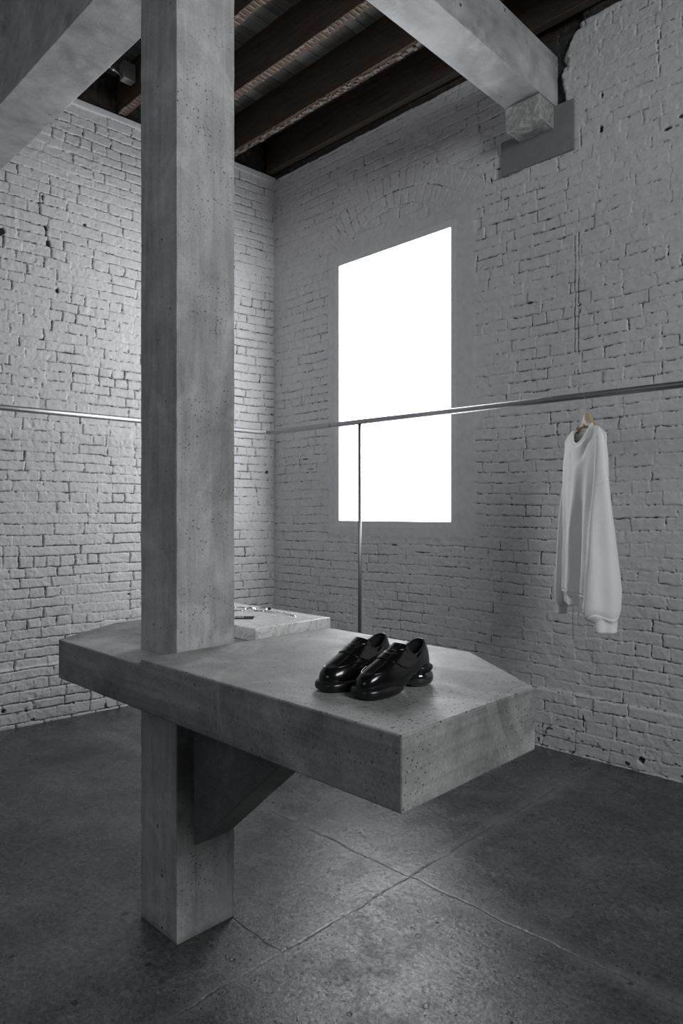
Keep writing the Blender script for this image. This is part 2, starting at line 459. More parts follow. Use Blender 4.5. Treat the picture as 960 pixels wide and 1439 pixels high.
# ---- left wall, three degrees off square: X = -4.85 - .062 (4.064 - Y)
uu = axis(1.25, 4.10, 0.0042, -3.5, 4.12, 0.03)
vv = axis(0.0, 4.60, 0.0042, -0.03, 4.90, 0.03); vv = vv[vv <= 4.9]
U, V = np.meshgrid(uu, vv, indexing='ij')
h, bare = brick_relief(U, V, 57, joint=1.38, plinth=0.40, frag=0.5, f0=0.42, speck=0.75, rug=0.9)
holes(h, bare, U, V, [(2.133, 3.115, 0.022, 0.045, .03), (2.026, 3.738, 0.018, 0.045, .03), (2.051, 3.538, 0.025, 0.03, .03), (2.066, 3.43, 0.025, 0.04, .03),
    (1.76, 3.43, 0.03, 0.05, .03), (2.674, 0.86, 0.03, 0.012, .02), (1.765, 0.131, 0.02, 0.018, .03), (2.33, 3.64, 0.02, 0.012, .02), (3.99, 1.86, 0.045, 0.02, .02)], 500)
led = sstep(4.495, 4.503, V) * (1 - sstep(4.545, 4.552, V))
h = h * (1 - led) + (0.012 + 0.002 * fbm(U, V, 0.08, 3, 3)) * led; bare *= (1 - led)
raw = sstep(4.550, 4.556, V - 0.004 * fbm(U, V, 0.1, 42, 3))
h -= 0.05 * raw
nx = Vector((1, -0.062, 0)).normalized()
PX = -4.85 - 0.062 * (4.064 - U)
P = np.stack([PX + h * nx.x, U + h * nx.y * -1 * -1, V], -1)
me = grid_mesh('wall_left', P)
attr(me, 'bare', bare); attr(me, 'raw', raw)
tag(link('wall_left', me, M_brick), kind='structure')
def wall_x(y): return -4.85 - 0.062 * (4.064 - y)

# ---- the window: thin reveal and a frosted, daylit sheet
m_rev = plain('white_plaster', (0.66, 0.66, 0.665), 0.6, bump=(30, 0.1, 0.002))
bm = bmesh.new()
d0, d1 = YW - 0.003, YW + 0.075
for (x0, x1, z0, z1) in ((WX0 - .05, WX0, WZ0 - .05, WZ1 + .05), (WX1, WX1 + .05, WZ0 - .05, WZ1 + .05)):
    add_box(bm, x0, x1, d0, d1, z0, z1)
for (x0, x1, z0, z1) in ((WX0, WX1, WZ0 - .05, WZ0), (WX0, WX1, WZ1, WZ1 + .05)):
    add_box(bm, x0, x1, d0 , d1, z0, z1)
win = from_bm('window_1', bm, m_rev); tag(win, kind='structure')
mg, nt, b = new_mat('frosted_window_daylight'); N = NT(nt)
co = N.coord()
gz = N.noise(N.mapping(co, scale=(1, 1, 0.4)), 1.3, 2)
em = N.ramp(gz, [(0.3, (0.90, 0.94, 1.0)), (0.6, (0.97, 0.985, 1.0))])
b.inputs['Base Color'].default_value = (0.8, 0.8, 0.8, 1)
N.l(em, b.inputs['Emission Color']); b.inputs['Emission Strength'].default_value = WINDOW_STRENGTH
bm = bmesh.new(); add_box(bm, WX0, WX1, YW + 0.022, YW + 0.034, WZ0, WZ1)
pane = from_bm('pane', bm, mg, win)

# ---- floor
def floor_mat():
    m, nt, b = new_mat('polished_worn_concrete_floor'); N = NT(nt)
    co = N.coord()
    sx = N.n('ShaderNodeSeparateXYZ'); N.l(co, sx.inputs[0])
    big = N.noise(co, 0.9, 6, 0.62, 0.8); mid = N.noise(co, 4.5, 7, 0.68, 0.7); fine = N.noise(co, 85, 4, 0.65)
    col = N.ramp(big, [(0.30, (0.044, 0.045, 0.046)), (0.5, (0.066, 0.067, 0.068)), (0.72, (0.110, 0.111, 0.113))])
    col = N.mix(1.0, col, N.ramp(mid, [(0.3, 0.62), (0.5, 0.95), (0.72, 1.35)]), 'MULTIPLY')
    col = N.mix(1.0, col, N.ramp(fine, [(0.3, 0.55), (0.7, 1.3)]), 'MULTIPLY')
    grit = N.noise(co, 38, 9, 0.8)
    col = N.mix(1.0, col, N.ramp(grit, [(0.36, 0.42), (0.5, 0.95), (0.64, 1.55)]), 'MULTIPLY')
    # joints between pours
    wob = N.math('MULTIPLY', N.math('SUBTRACT', N.noise(co, 5.0, 3), 0.5), 0.05)
    def line(axis_out, pos, half, span=None, wob=wob):
        d = N.math('ABSOLUTE', N.math('SUBTRACT', N.math('ADD', axis_out, wob), pos))
        g = N.math('SUBTRACT', 1.0, N.math('DIVIDE', d, half), clamp=True)
        if span is not None:
            o, a, c = span
            g = N.math('MULTIPLY', g, N.math('MULTIPLY', N.math('GREATER_THAN', o, a), N.math('LESS_THAN', o, c)))
        return g
    X, Y = sx.outputs[0], sx.outputs[1]
    lines = [line(X, -1.79, 0.008), line(Y, 2.225, 0.008), line(Y, 1.535, 0.006, (X, -2.1, -1.79)), line(X, -3.37, 0.008), line(X, 1.4, 0.008)]
    g = lines[0]
    for l_ in lines[1:]: g = N.math('MAXIMUM', g, l_)
    wide = N.math('MAXIMUM', line(X, -1.79, 0.07), line(Y, 2.225, 0.07))
    brk = N.ramp(N.noise(co, 7, 6, 0.7), [(0.34, 0.1), (0.56, 1.0)])
    gk = N.math('MULTIPLY', g, brk)
    col = N.mix(N.math('MULTIPLY', wide, 0.35), col, (0.19, 0.19, 0.19))
    col = N.mix(N.math('MULTIPLY', gk, 0.75), col, (0.028, 0.028, 0.028))
    p1 = pits(N, co, 22, 0.28, 0.30, 0.6); p2 = pits(N, co, 70, 0.36, 0.5, 0.5)
    patch = N.ramp(N.noise(co, 1.6, 4), [(0.40, 0.0), (0.55, 1.0)])
    p = N.math('MAXIMUM', p1, N.math('MULTIPLY', p2, patch))
    col = N.mix(N.math('MULTIPLY', p, 0.85), col, (0.018, 0.018, 0.018))
    # scaled patches where the skim has broken off, with a raised rim
    sc = N.noise(co, 3.2, 8, 0.72, 0.5)
    scale_m = N.ramp(sc, [(0.575, 0.0), (0.585, 1.0)])
    col = N.mix(N.math('MULTIPLY', scale_m, 0.22), col, (0.045, 0.045, 0.047))
    N.l(col, b.inputs['Base Color'])
    rg = N.ramp(N.noise(co, 4.2, 7, 0.68), [(0.36, 0.16), (0.5, 0.25), (0.64, 0.42)])
    rg = N.mix(N.math('MULTIPLY', scale_m, 0.25), rg, 0.55)
    N.l(rg, b.inputs['Roughness']); b.inputs['Specular IOR Level'].default_value = 0.45
    sp_ = N.ramp(N.noise(co, 55, 8, 0.85), [(0.38, 0.05), (0.62, 0.95)]); N.l(sp_, b.inputs['Specular IOR Level'])
    nrm = N.bump(fine, 0.55, 0.0020)
    nrm = N.bump(N.noise(co, 30, 9, 0.8), 0.4, 0.0032, nrm)
    nrm = N.bump(mid, 0.2, 0.008, nrm)
    nrm = N.bump(N.math('SUBTRACT', 1.0, scale_m), 0.2, 0.0015, nrm)
    nrm = N.bump(N.math('SUBTRACT', 1.0, N.math('MAXIMUM', p, gk)), 0.6, 0.003, nrm)
    N.l(nrm, b.inputs['Normal'])
    return m
bm = bmesh.new(); add_box(bm, -5.4, 4.2, -4.0, 4.16, -0.12, 0.0)
tag(from_bm('floor', bm, floor_mat()), kind='structure')

# ---- ceiling deck: boards across the joists
m, nt, b = new_mat('weathered_ceiling_boards'); N = NT(nt); co = N.coord()
at = N.n('ShaderNodeAttribute', attribute_name='tone')
gr = N.noise(N.mapping(co, scale=(14, 1.2, 4)), 4, 5, 0.6, 0.4)
col = N.mix(at.outputs['Fac'], (0.09, 0.078, 0.066), (0.21, 0.215, 0.205))
col = N.mix(1.0, col, N.ramp(gr, [(0.3, 0.6), (0.7, 1.15)]), 'MULTIPLY')
N.l(col, b.inputs['Base Color']); b.inputs['Roughness'].default_value = 0.75
N.l(N.bump(gr, 0.4, 0.004), b.inputs['Normal'])
M_boards = m
rnd = random.Random(5)
bm = bmesh.new(); tones = []
x = -5.2
while x < 4.1:
    w = rnd.uniform(0.09, 0.15); z = 4.865 + rnd.uniform(0, 0.004)
    add_box(bm, x + 0.002, x + w - 0.003, -4.0, 4.12, z, 4.93); tones += [rnd.random()] * 8
    x += w
add_box(bm, -5.3, 4.2, -4.0, 4.16, 4.925, 4.97); tones += [0.3] * 8
o = from_bm('ceiling', bm, M_boards); attr(o.data, 'tone', tones); tag(o, kind='structure')

# ------------------------------------------------------------------ joists
m, nt, b = new_mat('dark_old_timber'); N = NT(nt); co = N.coord()
gr = N.noise(N.mapping(co, scale=(1.0, 10, 10)), 5, 6, 0.62, 0.5)
col = N.ramp(gr, [(0.3, (0.030, 0.020, 0.014)), (0.55, (0.060, 0.041, 0.029)), (0.8, (0.095, 0.068, 0.050))])
N.l(col, b.inputs['Base Color']); b.inputs['Roughness'].default_value = 0.7
N.l(N.bump(gr, 0.4, 0.004), b.inputs['Normal']); M_timber = m
M_under = plain('worn_timber_underside', (0.10, 0.078, 0.062), 0.8, bump=(60, 0.3, 0.003))
M_plaster_key = plain('old_lath_plaster', (0.21, 0.18, 0.15), 0.9, bump=(150, 0.5, 0.003))
M_lath = plain('reddish_lath_wood', (0.095, 0.062, 0.046), 0.85, bump=(90, 0.4, 0.003))
joists = [(4.022, 0.062, 'joist close along the window wall', 0), (3.585, 0.075, 'second joist from the window wall, with pale broken plaster', 1),
          (3.09, 0.07, 'third joist from the window wall, with lath marks', 2), (2.62, 0.07, 'fourth joist from the window wall, next to the metal junction box', 2),
          (2.15, 0.07, 'joist over the top of the column, fifth from the window wall', 2), (1.68, 0.07, 'joist nearest the camera, mostly behind the concrete beams', 2)]
for i, (yc, wd, lab, kind) in enumerate(joists):
    x0, x1 = wall_x(yc) - 0.02, 4.0
    root = empty('ceiling_joist', (-4.9, yc, 4.58))
    tag(root, 'dark brown timber ' + lab, 'joist', 'timber joists under the ceiling boards')
    bm = bmesh.new(); rr = random.Random(40 + i)
    n = 60; L = x1 - x0
    prof = []
    for k in range(n + 1):
        xx = x0 + L * k / n + 4.9
        dz = rr.uniform(-0.003, 0.003)
        prof.append([bm.verts.new((xx, a, c)) for a, c in ((-wd/2, dz), (wd/2, dz), (wd/2, 0.29), (-wd/2, 0.29))])
    for A, B in zip(prof[:-1], prof[1:]):
        for k in range(4): bm.faces.new((A[k], A[(k+1) % 4], B[(k+1) % 4], B[k]))
    bm.faces.new(prof[0]); bm.faces.new(prof[-1])
    jo = from_bm('timber', bm, M_timber, root)
    # underside strip: lath marks
    bm = bmesh.new(); x = x0 + 0.03
    add_box(bm, x0 + 4.9 + 0.01, x1 + 4.9 - 0.01, -wd/2 + 0.002, wd/2 - 0.002, -0.009, -0.002)
    st = from_bm('underside_strip', bm, M_under if kind == 0 else M_lath, root)
    if kind:
        bm = bmesh.new()
        while x < min(x1, 0.2) - 0.05:
            if kind == 2:
                w = rr.uniform(0.006, 0.012)
                ya = -wd/2 + rr.uniform(-0.002, 0.006); yb = wd/2 - rr.uniform(0.0, 0.03)
                add_box(bm, x + 4.9, x + 4.9 + w, ya, yb, -0.014 - rr.random() * 0.003, -0.008)
                if rr.random() < 0.16: add_box(bm, x + 4.9 - 0.02, x + 4.9 + 0.02, ya, ya + 0.02, -0.013, -0.008)
                x += rr.uniform(0.037, 0.050)
            else:
                w = rr.uniform(0.012, 0.045); yc2 = rr.uniform(-0.02, 0.012)
                vs = add_box(bm, x + 4.9, x + 4.9 + w, yc2 - rr.uniform(0.003, 0.017), yc2 + rr.uniform(0.003, 0.017), -0.016 - rr.random() * 0.008, -0.008)
                for v_ in vs: v_.co += Vector((rr.uniform(-.006, .006), rr.uniform(-.005, .005), 0))
                x += rr.uniform(0.014, 0.038)
        o = from_bm('plaster_remnant', bm, M_plaster_key, root); o['label'] = 'pale plaster and lath remnants'; o['kind'] = 'stuff'

# ------------------------------------------------------------------ concrete frame
M_col = concrete('column_concrete', 0.57, (1.0, 1.0, 0.995), 0.6, grain=0.16, pit_scale=24, pit_keep=0.18, streak=(6.0, 6.0, 0.45), stains_shade=True, seed=2.0, contrast=0.9)
M_beam = concrete('beam_concrete', 0.60, (0.97, 0.985, 1.0), 0.6, grain=0.14, pit_scale=10, pit_keep=0.02, streak=(1.6, 0.4, 1.6), seed=6.0, contrast=1.0)
M_slab = concrete('table_concrete', 0.46, (1.0, 1.0, 0.98), 0.60, grain=0.16, pit_scale=28, pit_keep=0.22, streak=(0.5, 0.5, 7.0), seed=9.0, top_pits=True, contrast=1.45, spec=0.38)

CX0, CX1, CY0, CY1 = -2.322, -2.076, 1.305, 1.551
BZR, BT = 4.066, 4.388
o = None
bm = bmesh.new()
rs = random.Random(3)
# column shaft with slightly uneven arrises
n = 90; rings = []
for k in range(n + 1):
    z = BT * k / n
    j = lambda: rs.uniform(-0.0009, 0.0009)
    rings.append([bm.verts.new(p) for p in ((CX0+j(), CY0+j(), z), (CX1+j(), CY0+j(), z), (CX1+j(), CY1+j(), z), (CX0+j(), CY1+j(), z))])
for A, B in zip(rings[:-1], rings[1:]):
    for k in range(4): bm.faces.new((A[k], A[(k+1) % 4], B[(k+1) % 4], B[k]))
bm.faces.new(rings[0]); bm.faces.new(rings[-1])
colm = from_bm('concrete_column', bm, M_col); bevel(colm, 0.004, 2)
colm.modifiers['bevel'].angle_limit = radians(60)
tag(colm, 'square grey concrete column rising from the floor through the table to the beams', 'column')

bm = bmesh.new(); add_box(bm, -2.336, -2.088, CY1 + 0.001, YW + 0.03, BZR, BT)
o = from_bm('concrete_beam', bm, M_beam); bevel(o, 0.004)
tag(o, 'pale concrete beam from the column to the window wall, resting on the marble block', 'beam')
bm = bmesh.new(); add_box(bm, wall_x(1.4) - 0.06, CX0 - 0.001, CY0, 1.562, 3.60, BT)
o = from_bm('concrete_beam', bm, M_beam); bevel(o, 0.004)
tag(o, 'deep concrete beam running left from the column, its near side dark', 'beam')

# bearing block and plate at the window wall
m, nt, b = new_mat('green_white_marble'); N = NT(nt); co = N.coord()
v1 = N.noise(co, 5.0, 8, 0.62, 2.2); v2 = N.noise(co, 16, 6, 0.6, 1.4)
col = N.ramp(v1, [(0.36, (0.22, 0.25, 0.235)), (0.44, (0.48, 0.50, 0.475)), (0.50, (0.30, 0.33, 0.31)), (0.56, (0.55, 0.56, 0.54)), (0.72, (0.62, 0.63, 0.62))])
col = N.mix(1.0, col, N.ramp(v2, [(0.35, 0.72), (0.6, 1.0)]), 'MULTIPLY')
N.l(col, b.inputs['Base Color']); b.inputs['Roughness'].default_value = 0.35
M_marble_g = m
m, nt, b = new_mat('pale_veined_marble'); N = NT(nt); co = N.coord()
v1 = N.noise(N.mapping(co, rot=(0.3, 0.5, 0.6), scale=(1, 1.4, 1)), 4.5, 9, 0.62, 2.8); v2 = N.noise(co, 30, 6, 0.6, 0.6)
col = N.ramp(v1, [(0.30, (0.70, 0.71, 0.70)), (0.46, (0.84, 0.84, 0.84)), (0.497, (0.52, 0.56, 0.50)), (0.525, (0.83, 0.83, 0.82)), (0.66, (0.88, 0.88, 0.88)), (0.72, (0.70, 0.71, 0.70))])
col = N.mix(1.0, col, N.ramp(v2, [(0.3, 0.85), (0.6, 1.0)]), 'MULTIPLY')
N.l(col, b.inputs['Base Color']); b.inputs['Roughness'].default_value = 0.32
M_marble_w = m
bm = bmesh.new(); add_box(bm, -2.330, -2.094, 3.866, YW - 0.013, 3.918, BZR - 0.001)
o = from_bm('marble_block', bm, M_marble_g); bevel(o, 0.002)
tag(o, 'green and white marble block under the beam end on the window wall', 'stone block')
M_plate = plain('grey_painted_plate', (0.27, 0.28, 0.28), 0.5, 0.3, bump=(25, 0.08, 0.002))
bm = bmesh.new(); add_prism(bm, [(-2.473, 3.745), (-1.960, 3.745), (-1.960, 4.058), (-2.086, 4.058), (-2.086, BZR - .004), (-2.340, BZR - .004), (-2.340, 3.97), (-2.473, 3.97)], 0, 0.012)
for v_ in bm.verts: v_.co = Vector((v_.co.x, YW - 0.012 + v_.co.z, v_.co.y))
for v_ in bm.verts: v_.co.y -= 0.004
o = from_bm('wall_plate', bm, M_plate); bevel(o, 0.001)
tag(o, 'flat grey plate fixed to the window wall behind the marble block', 'plate')

# ------------------------------------------------------------------ table
ZL, ZH, ZB = 0.996, 1.0156, 0.843
tb = empty('concrete_table', (-2.2, 1.5, ZB))
tag(tb, 'grey cast concrete table with angled ends wrapped around the column', 'table')
def T(x, y, z): return (x + 2.2, y - 1.5, z - ZB)
bm = bmesh.new()
SX = -2.072
left = [(-2.705, 1.165), (SX, 1.165), (SX, CY0 - .001), (CX0 - .001, CY0 - .001), (CX0 - .001, CY1 + .001), (SX, CY1 + .001), (SX, 2.03), (-2.935, 2.03), (-2.935, 1.53), (-2.90, 1.43), (-2.785, 1.258)]
left = [(SX, 1.165), (SX, CY0 - .001), (CX0 - .001, CY0 - .001), (CX0 - .001, CY1 + .001), (SX, CY1 + .001), (SX, 2.03), (-2.75, 2.03), (-2.935, 1.80), (-2.935, 1.52), (-2.715, 1.168), (-2.70, 1.165)]
right = [(SX, 1.165), (-0.953, 1.160), (-0.953, 1.737), (-1.354, 2.020), (SX, 2.03), ]
def wprism(bm, pts, z0, z1, seam):
    lo = [bm.verts.new(T(x, y, z0)) for x, y in pts]; hi = [bm.verts.new(T(x, y, z1)) for x, y in pts]
    bm.faces.new(lo); bm.faces.new(hi); n = len(pts)
    for i in range(n): bm.faces.new((lo[i], lo[(i+1) % n], hi[(i+1) % n], hi[i]))
wprism(bm, left, ZB, ZL, SX)
wprism(bm, right, ZB, ZH, SX)
bw = bm.edges.layers.float.new('bevel_weight_edge')
for e in bm.edges:
    a, c = [v_.co + Vector((-2.2, 1.5, ZB)) for v_ in e.verts]
    onseam = abs(a.x - SX) < 1e-4 and abs(c.x - SX) < 1e-4
    top_hi = onseam and abs(a.z - ZH) < 1e-4 and abs(c.z - ZH) < 1e-4
    e[bw] = 0.0 if (onseam and not top_hi) else 1.0
slab = from_bm('slab', bm, M_slab, tb); bevel(slab, 0.0045, 2, True)
# bracket
bm = bmesh.new()
A = [(CX1 + .001, 0.322), (-1.472, ZB - .001), (CX1 + .001, ZB - .001)]
fr = [bm.verts.new(T(x, 1.372, z)) for x, z in A]; bk = [bm.verts.new(T(x, 1.528, z)) for x, z in A]
bm.faces.new(fr); bm.faces.new(bk)
for i in range(3): bm.faces.new((fr[i], fr[(i+1) % 3], bk[(i+1) % 3], bk[i]))
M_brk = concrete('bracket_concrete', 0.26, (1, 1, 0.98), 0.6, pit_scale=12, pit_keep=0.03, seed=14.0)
br = from_bm('bracket', bm, M_brk, tb); bevel(br, 0.004)
br['label'] = 'sloping triangular bracket under the table'

# marble slab lying on the table
MZ = 1.050
bm = bmesh.new(); add_box(bm, -2.84, -2.098, 1.668, 2.075, ZL + .0005, MZ)
o = from_bm('marble_slab', bm, M_marble_w); bevel(o, 0.005, 3)
tag(o, 'pale veined marble slab lying on the table behind the column', 'stone slab')

# ------------------------------------------------------------------ rails
m, nt, b = new_mat('brushed_steel'); N = NT(nt); co = N.coord()
gr = N.noise(N.mapping(co, scale=(1, 1, 1)), 60, 3)
b.inputs['Base Color'].default_value = (0.34, 0.34, 0.35, 1); b.inputs['Metallic'].default_value = 1.0
N.l(N.ramp(gr, [(0.3, 0.36), (0.7, 0.46)]), b.inputs['Roughness'])
M_steel = m
ZR = 2.13
rc = Vector((-4.256, 3.502, ZR)); rr_ = Vector((-1.18, 3.61, ZR)); rl = Vector((-4.379, 1.528, ZR))
dr = (rr_ - rc).normalized(); dl = (rl - rc).normalized()
rail = empty('clothes_rail', (rc.x, rc.y, 0))
tag(rail, 'steel clothes rail along the window wall with one thin upright post', 'clothes rail')
def lo_(v): return (v[0] - rc.x, v[1] - rc.y, v[2])
bm = bmesh.new(); add_tube(bm, [lo_(rc), lo_(rc + dr * 5.5)], 0.018, 20)
from_bm('rail_tube', bm, M_steel, rail, True)
pm = rc + dr * 0.968
bm = bmesh.new(); add_tube(bm, [lo_((pm.x, pm.y, 0.006)), lo_((pm.x, pm.y, ZR - 0.012))], 0.0125, 16)
from_bm('post', bm, M_steel, rail, True)
bm = bmesh.new(); add_tube(bm, [lo_((pm.x, pm.y, 0.0)), lo_((pm.x, pm.y, 0.006))], 0.035, 24)
from_bm('foot_plate', bm, M_steel, rail)
bm = bmesh.new(); a_ = rc + dr * 0.68
add_tube(bm, [lo_(a_), lo_(a_ + dr * 0.012)], 0.0188, 20); from_bm('joint_collar', bm, M_steel, rail, True)
rail2 = empty('clothes_rail', (rc.x, rc.y, 0))
tag(rail2, 'steel clothes rail along the left brick wall, passing behind the column', 'clothes rail')
bm = bmesh.new(); add_tube(bm, [lo_(rc + dl * 0.045), lo_(rc + dl * 5.2)], 0.018, 20)
from_bm('rail_tube', bm, M_steel, rail2, True)
bm = bmesh.new()
add_tube(bm, [lo_(rc + dl * 0.045), lo_(rc + dl * 0.020)], 0.0125, 16); from_bm('end_joint', bm, M_steel, rail2, True)
bm = bmesh.new(); pl_ = rc + dl * 4.4
add_tube(bm, [lo_((pl_.x, pl_.y, 0.0)), lo_((pl_.x, pl_.y, ZR - 0.012))], 0.0125, 16); from_bm('post', bm, M_steel, rail2, True)

# ------------------------------------------------------------------ junction box on the joist end
M_galv = plain('galvanised_box', (0.48, 0.49, 0.50), 0.4, 0.7, bump=(40, 0.05, 0.001))
jb = empty('junction_box', (-4.868, 2.555, 4.845))
tag(jb, 'small galvanised electrical junction box above the left wall, beside the joist end', 'electrical box')
bm = bmesh.new(); add_box(bm, -0.035, 0.028, -0.045, 0.045, -0.065, 0.06); o = from_bm('box', bm, M_galv, jb); bevel(o, 0.004)
bm = bmesh.new(); add_box(bm, 0.028, 0.032, -0.047, 0.047, -0.062, 0.063); o = from_bm('cover_plate', bm, M_galv, jb); bevel(o, 0.001)
for yy, zz in ((-0.04, -0.005), (0.04, 0.005), (0.0, 0.0)):
    bm = bmesh.new(); add_tube(bm, [(0.032, yy, zz), (0.035, yy, zz)], 0.006, 12); from_bm('screw', bm, M_steel, jb)
bm = bmesh.new(); add_tube(bm, [(-0.01, -0.052, -0.03), (-0.01, -0.16, -0.005), (-0.01, -0.34, 0.0)], 0.011, 12); from_bm('conduit', bm, M_steel, jb, True)
bm = bmesh.new(); add_tube(bm, [(-0.01, -0.10, -0.02), (-0.01, -0.125, -0.014)], 0.016, 12); from_bm('conduit_coupling', bm, M_steel, jb, True)
M_cable = plain('black_cable', (0.02, 0.02, 0.02), 0.6)
bm = bmesh.new(); pts = [Vector((0.0, 0.052, 0.0)).lerp(Vector((0, 0.09, 0.0)), 0)]
pts = [(0.0, 0.02, 0.058), (0.002, 0.035, 0.10), (0.004, 0.08, 0.13), (0.0, 0.14, 0.125), (0.0, 0.2, 0.08), (0, 0.26, 0.03)]
pts = [(a * 1, c * 0.5 + 0.0, min(d, 0.0 + d)) for a, c, d in pts]
pts = [(0.0, 0.052, 0.02), (0.0, 0.075, 0.0), (0.0, 0.095, -0.03), (-0.005, 0.11, -0.08), (-0.02, 0.13, -0.12)]
add_tube(bm, pts, 0.006, 8); from_bm('cable', bm, M_cable, jb, True)
jb.location = (-4.69, 2.530, 4.738)

# ------------------------------------------------------------------ loafers
M_leather = plain('black_polished_leather', (0.004, 0.004, 0.0045), 0.17, 0.0, 0.42, bump=(260, 0.03, 0.0006), coat=0.35)
M_sole = plain('black_rubber_sole', (0.008, 0.008, 0.009), 0.28, 0.0, 0.5, bump=(60, 0.03, 0.001))
M_pod = plain('glossy_black_heel', (0.010, 0.010, 0.012), 0.07, 0.0, 0.9, coat=1.0)
M_lining = plain('black_matt_lining', (0.004, 0.004, 0.004), 0.9)

def shoe_surface(side):
    """upper as an annular surface: phi 0 = toe, t 0 = welt, 1 = opening edge. x back from the toe, y across, z up"""
    def outline(ph):
        c, s = cos(ph), sin(ph)
        x = 0.139 - 0.137 * (abs(c) ** 0.92) * (1 if c > 0 else -1)
        # widths: ball at x~.09, waist ~.19, heel ~.26
        w = 0.0485 * (1 - 0.28 * (1 / (1 + math.exp(-(x - 0.150) / 0.018)))) 
        y = w * (1 if s > 0 else -1) * (abs(s) ** 0.72)
        y += side * 0.006 * math.exp(-((x - 0.05) / 0.06) ** 2) - side * 0.003 * math.exp(-((x - 0.19) / 0.03) ** 2)
        return x, y
    def z_welt(x):
        t = min(max((x - 0.115) / 0.10, 0), 1); t = t * t * (3 - 2 * t)
        return 0.026 + 0.027 * t
    def rim(ph):
        c, s = cos(ph), sin(ph)
        e_ = 0.74 if c > 0 else 0.85
        x = 0.203 - (0.058 if c > 0 else 0.048) * (abs(c) ** e_) * (1 if c > 0 else -1)
        w = 0.033 - 0.006 * max(0, (x - 0.20) / 0.06)
        y = w * (1 if s > 0 else -1) * (abs(s) ** e_)
        z = 0.088 + 0.037 * max(0, (x - 0.172) / 0.079) ** 1.25
        fr = min(max((c - 0.05) / 0.75, 0), 1); fr = fr * fr * (3 - 2 * fr)
        z += 0.033 * fr * (1 - 0.22 * abs(s) ** 2)
        return x, y, z
    def f(ph, t):
        bx, by = outline(ph); bz = z_welt(bx)
        rx, ry, rz = rim(ph)
        c = cos(ph); s = sin(ph)
        toe = max(0, c) ; heel = max(0, -c)
        B = Vector((bx, by, bz)); R = Vector((rx, ry, rz))
        up = 0.034 * (1 - heel) + 0.030 * heel + 0.002 * toe
        out = 0.004
        C1 = B + Vector((-out * toe + 0.000 * heel, out * s, up + 0.006 * toe))
        sd = abs(s)
        C2 = Vector((rx * (1 - 0.66 * toe) + bx * 0.66 * toe, ry * (1.25 if toe < 0.95 else 1.2) + (by - ry) * 0.25, rz - 0.010 - 0.043 * toe ** 1.3))
        if heel > 0:
            C2.x = rx + 0.006 * heel; 
        a = (1 - t) ** 3; b_ = 3 * (1 - t) ** 2 * t; c_ = 3 * (1 - t) * t * t; d = t ** 3
        return B * a + C1 * b_ + C2 * c_ + R * d
    return f, outline, rim, z_welt

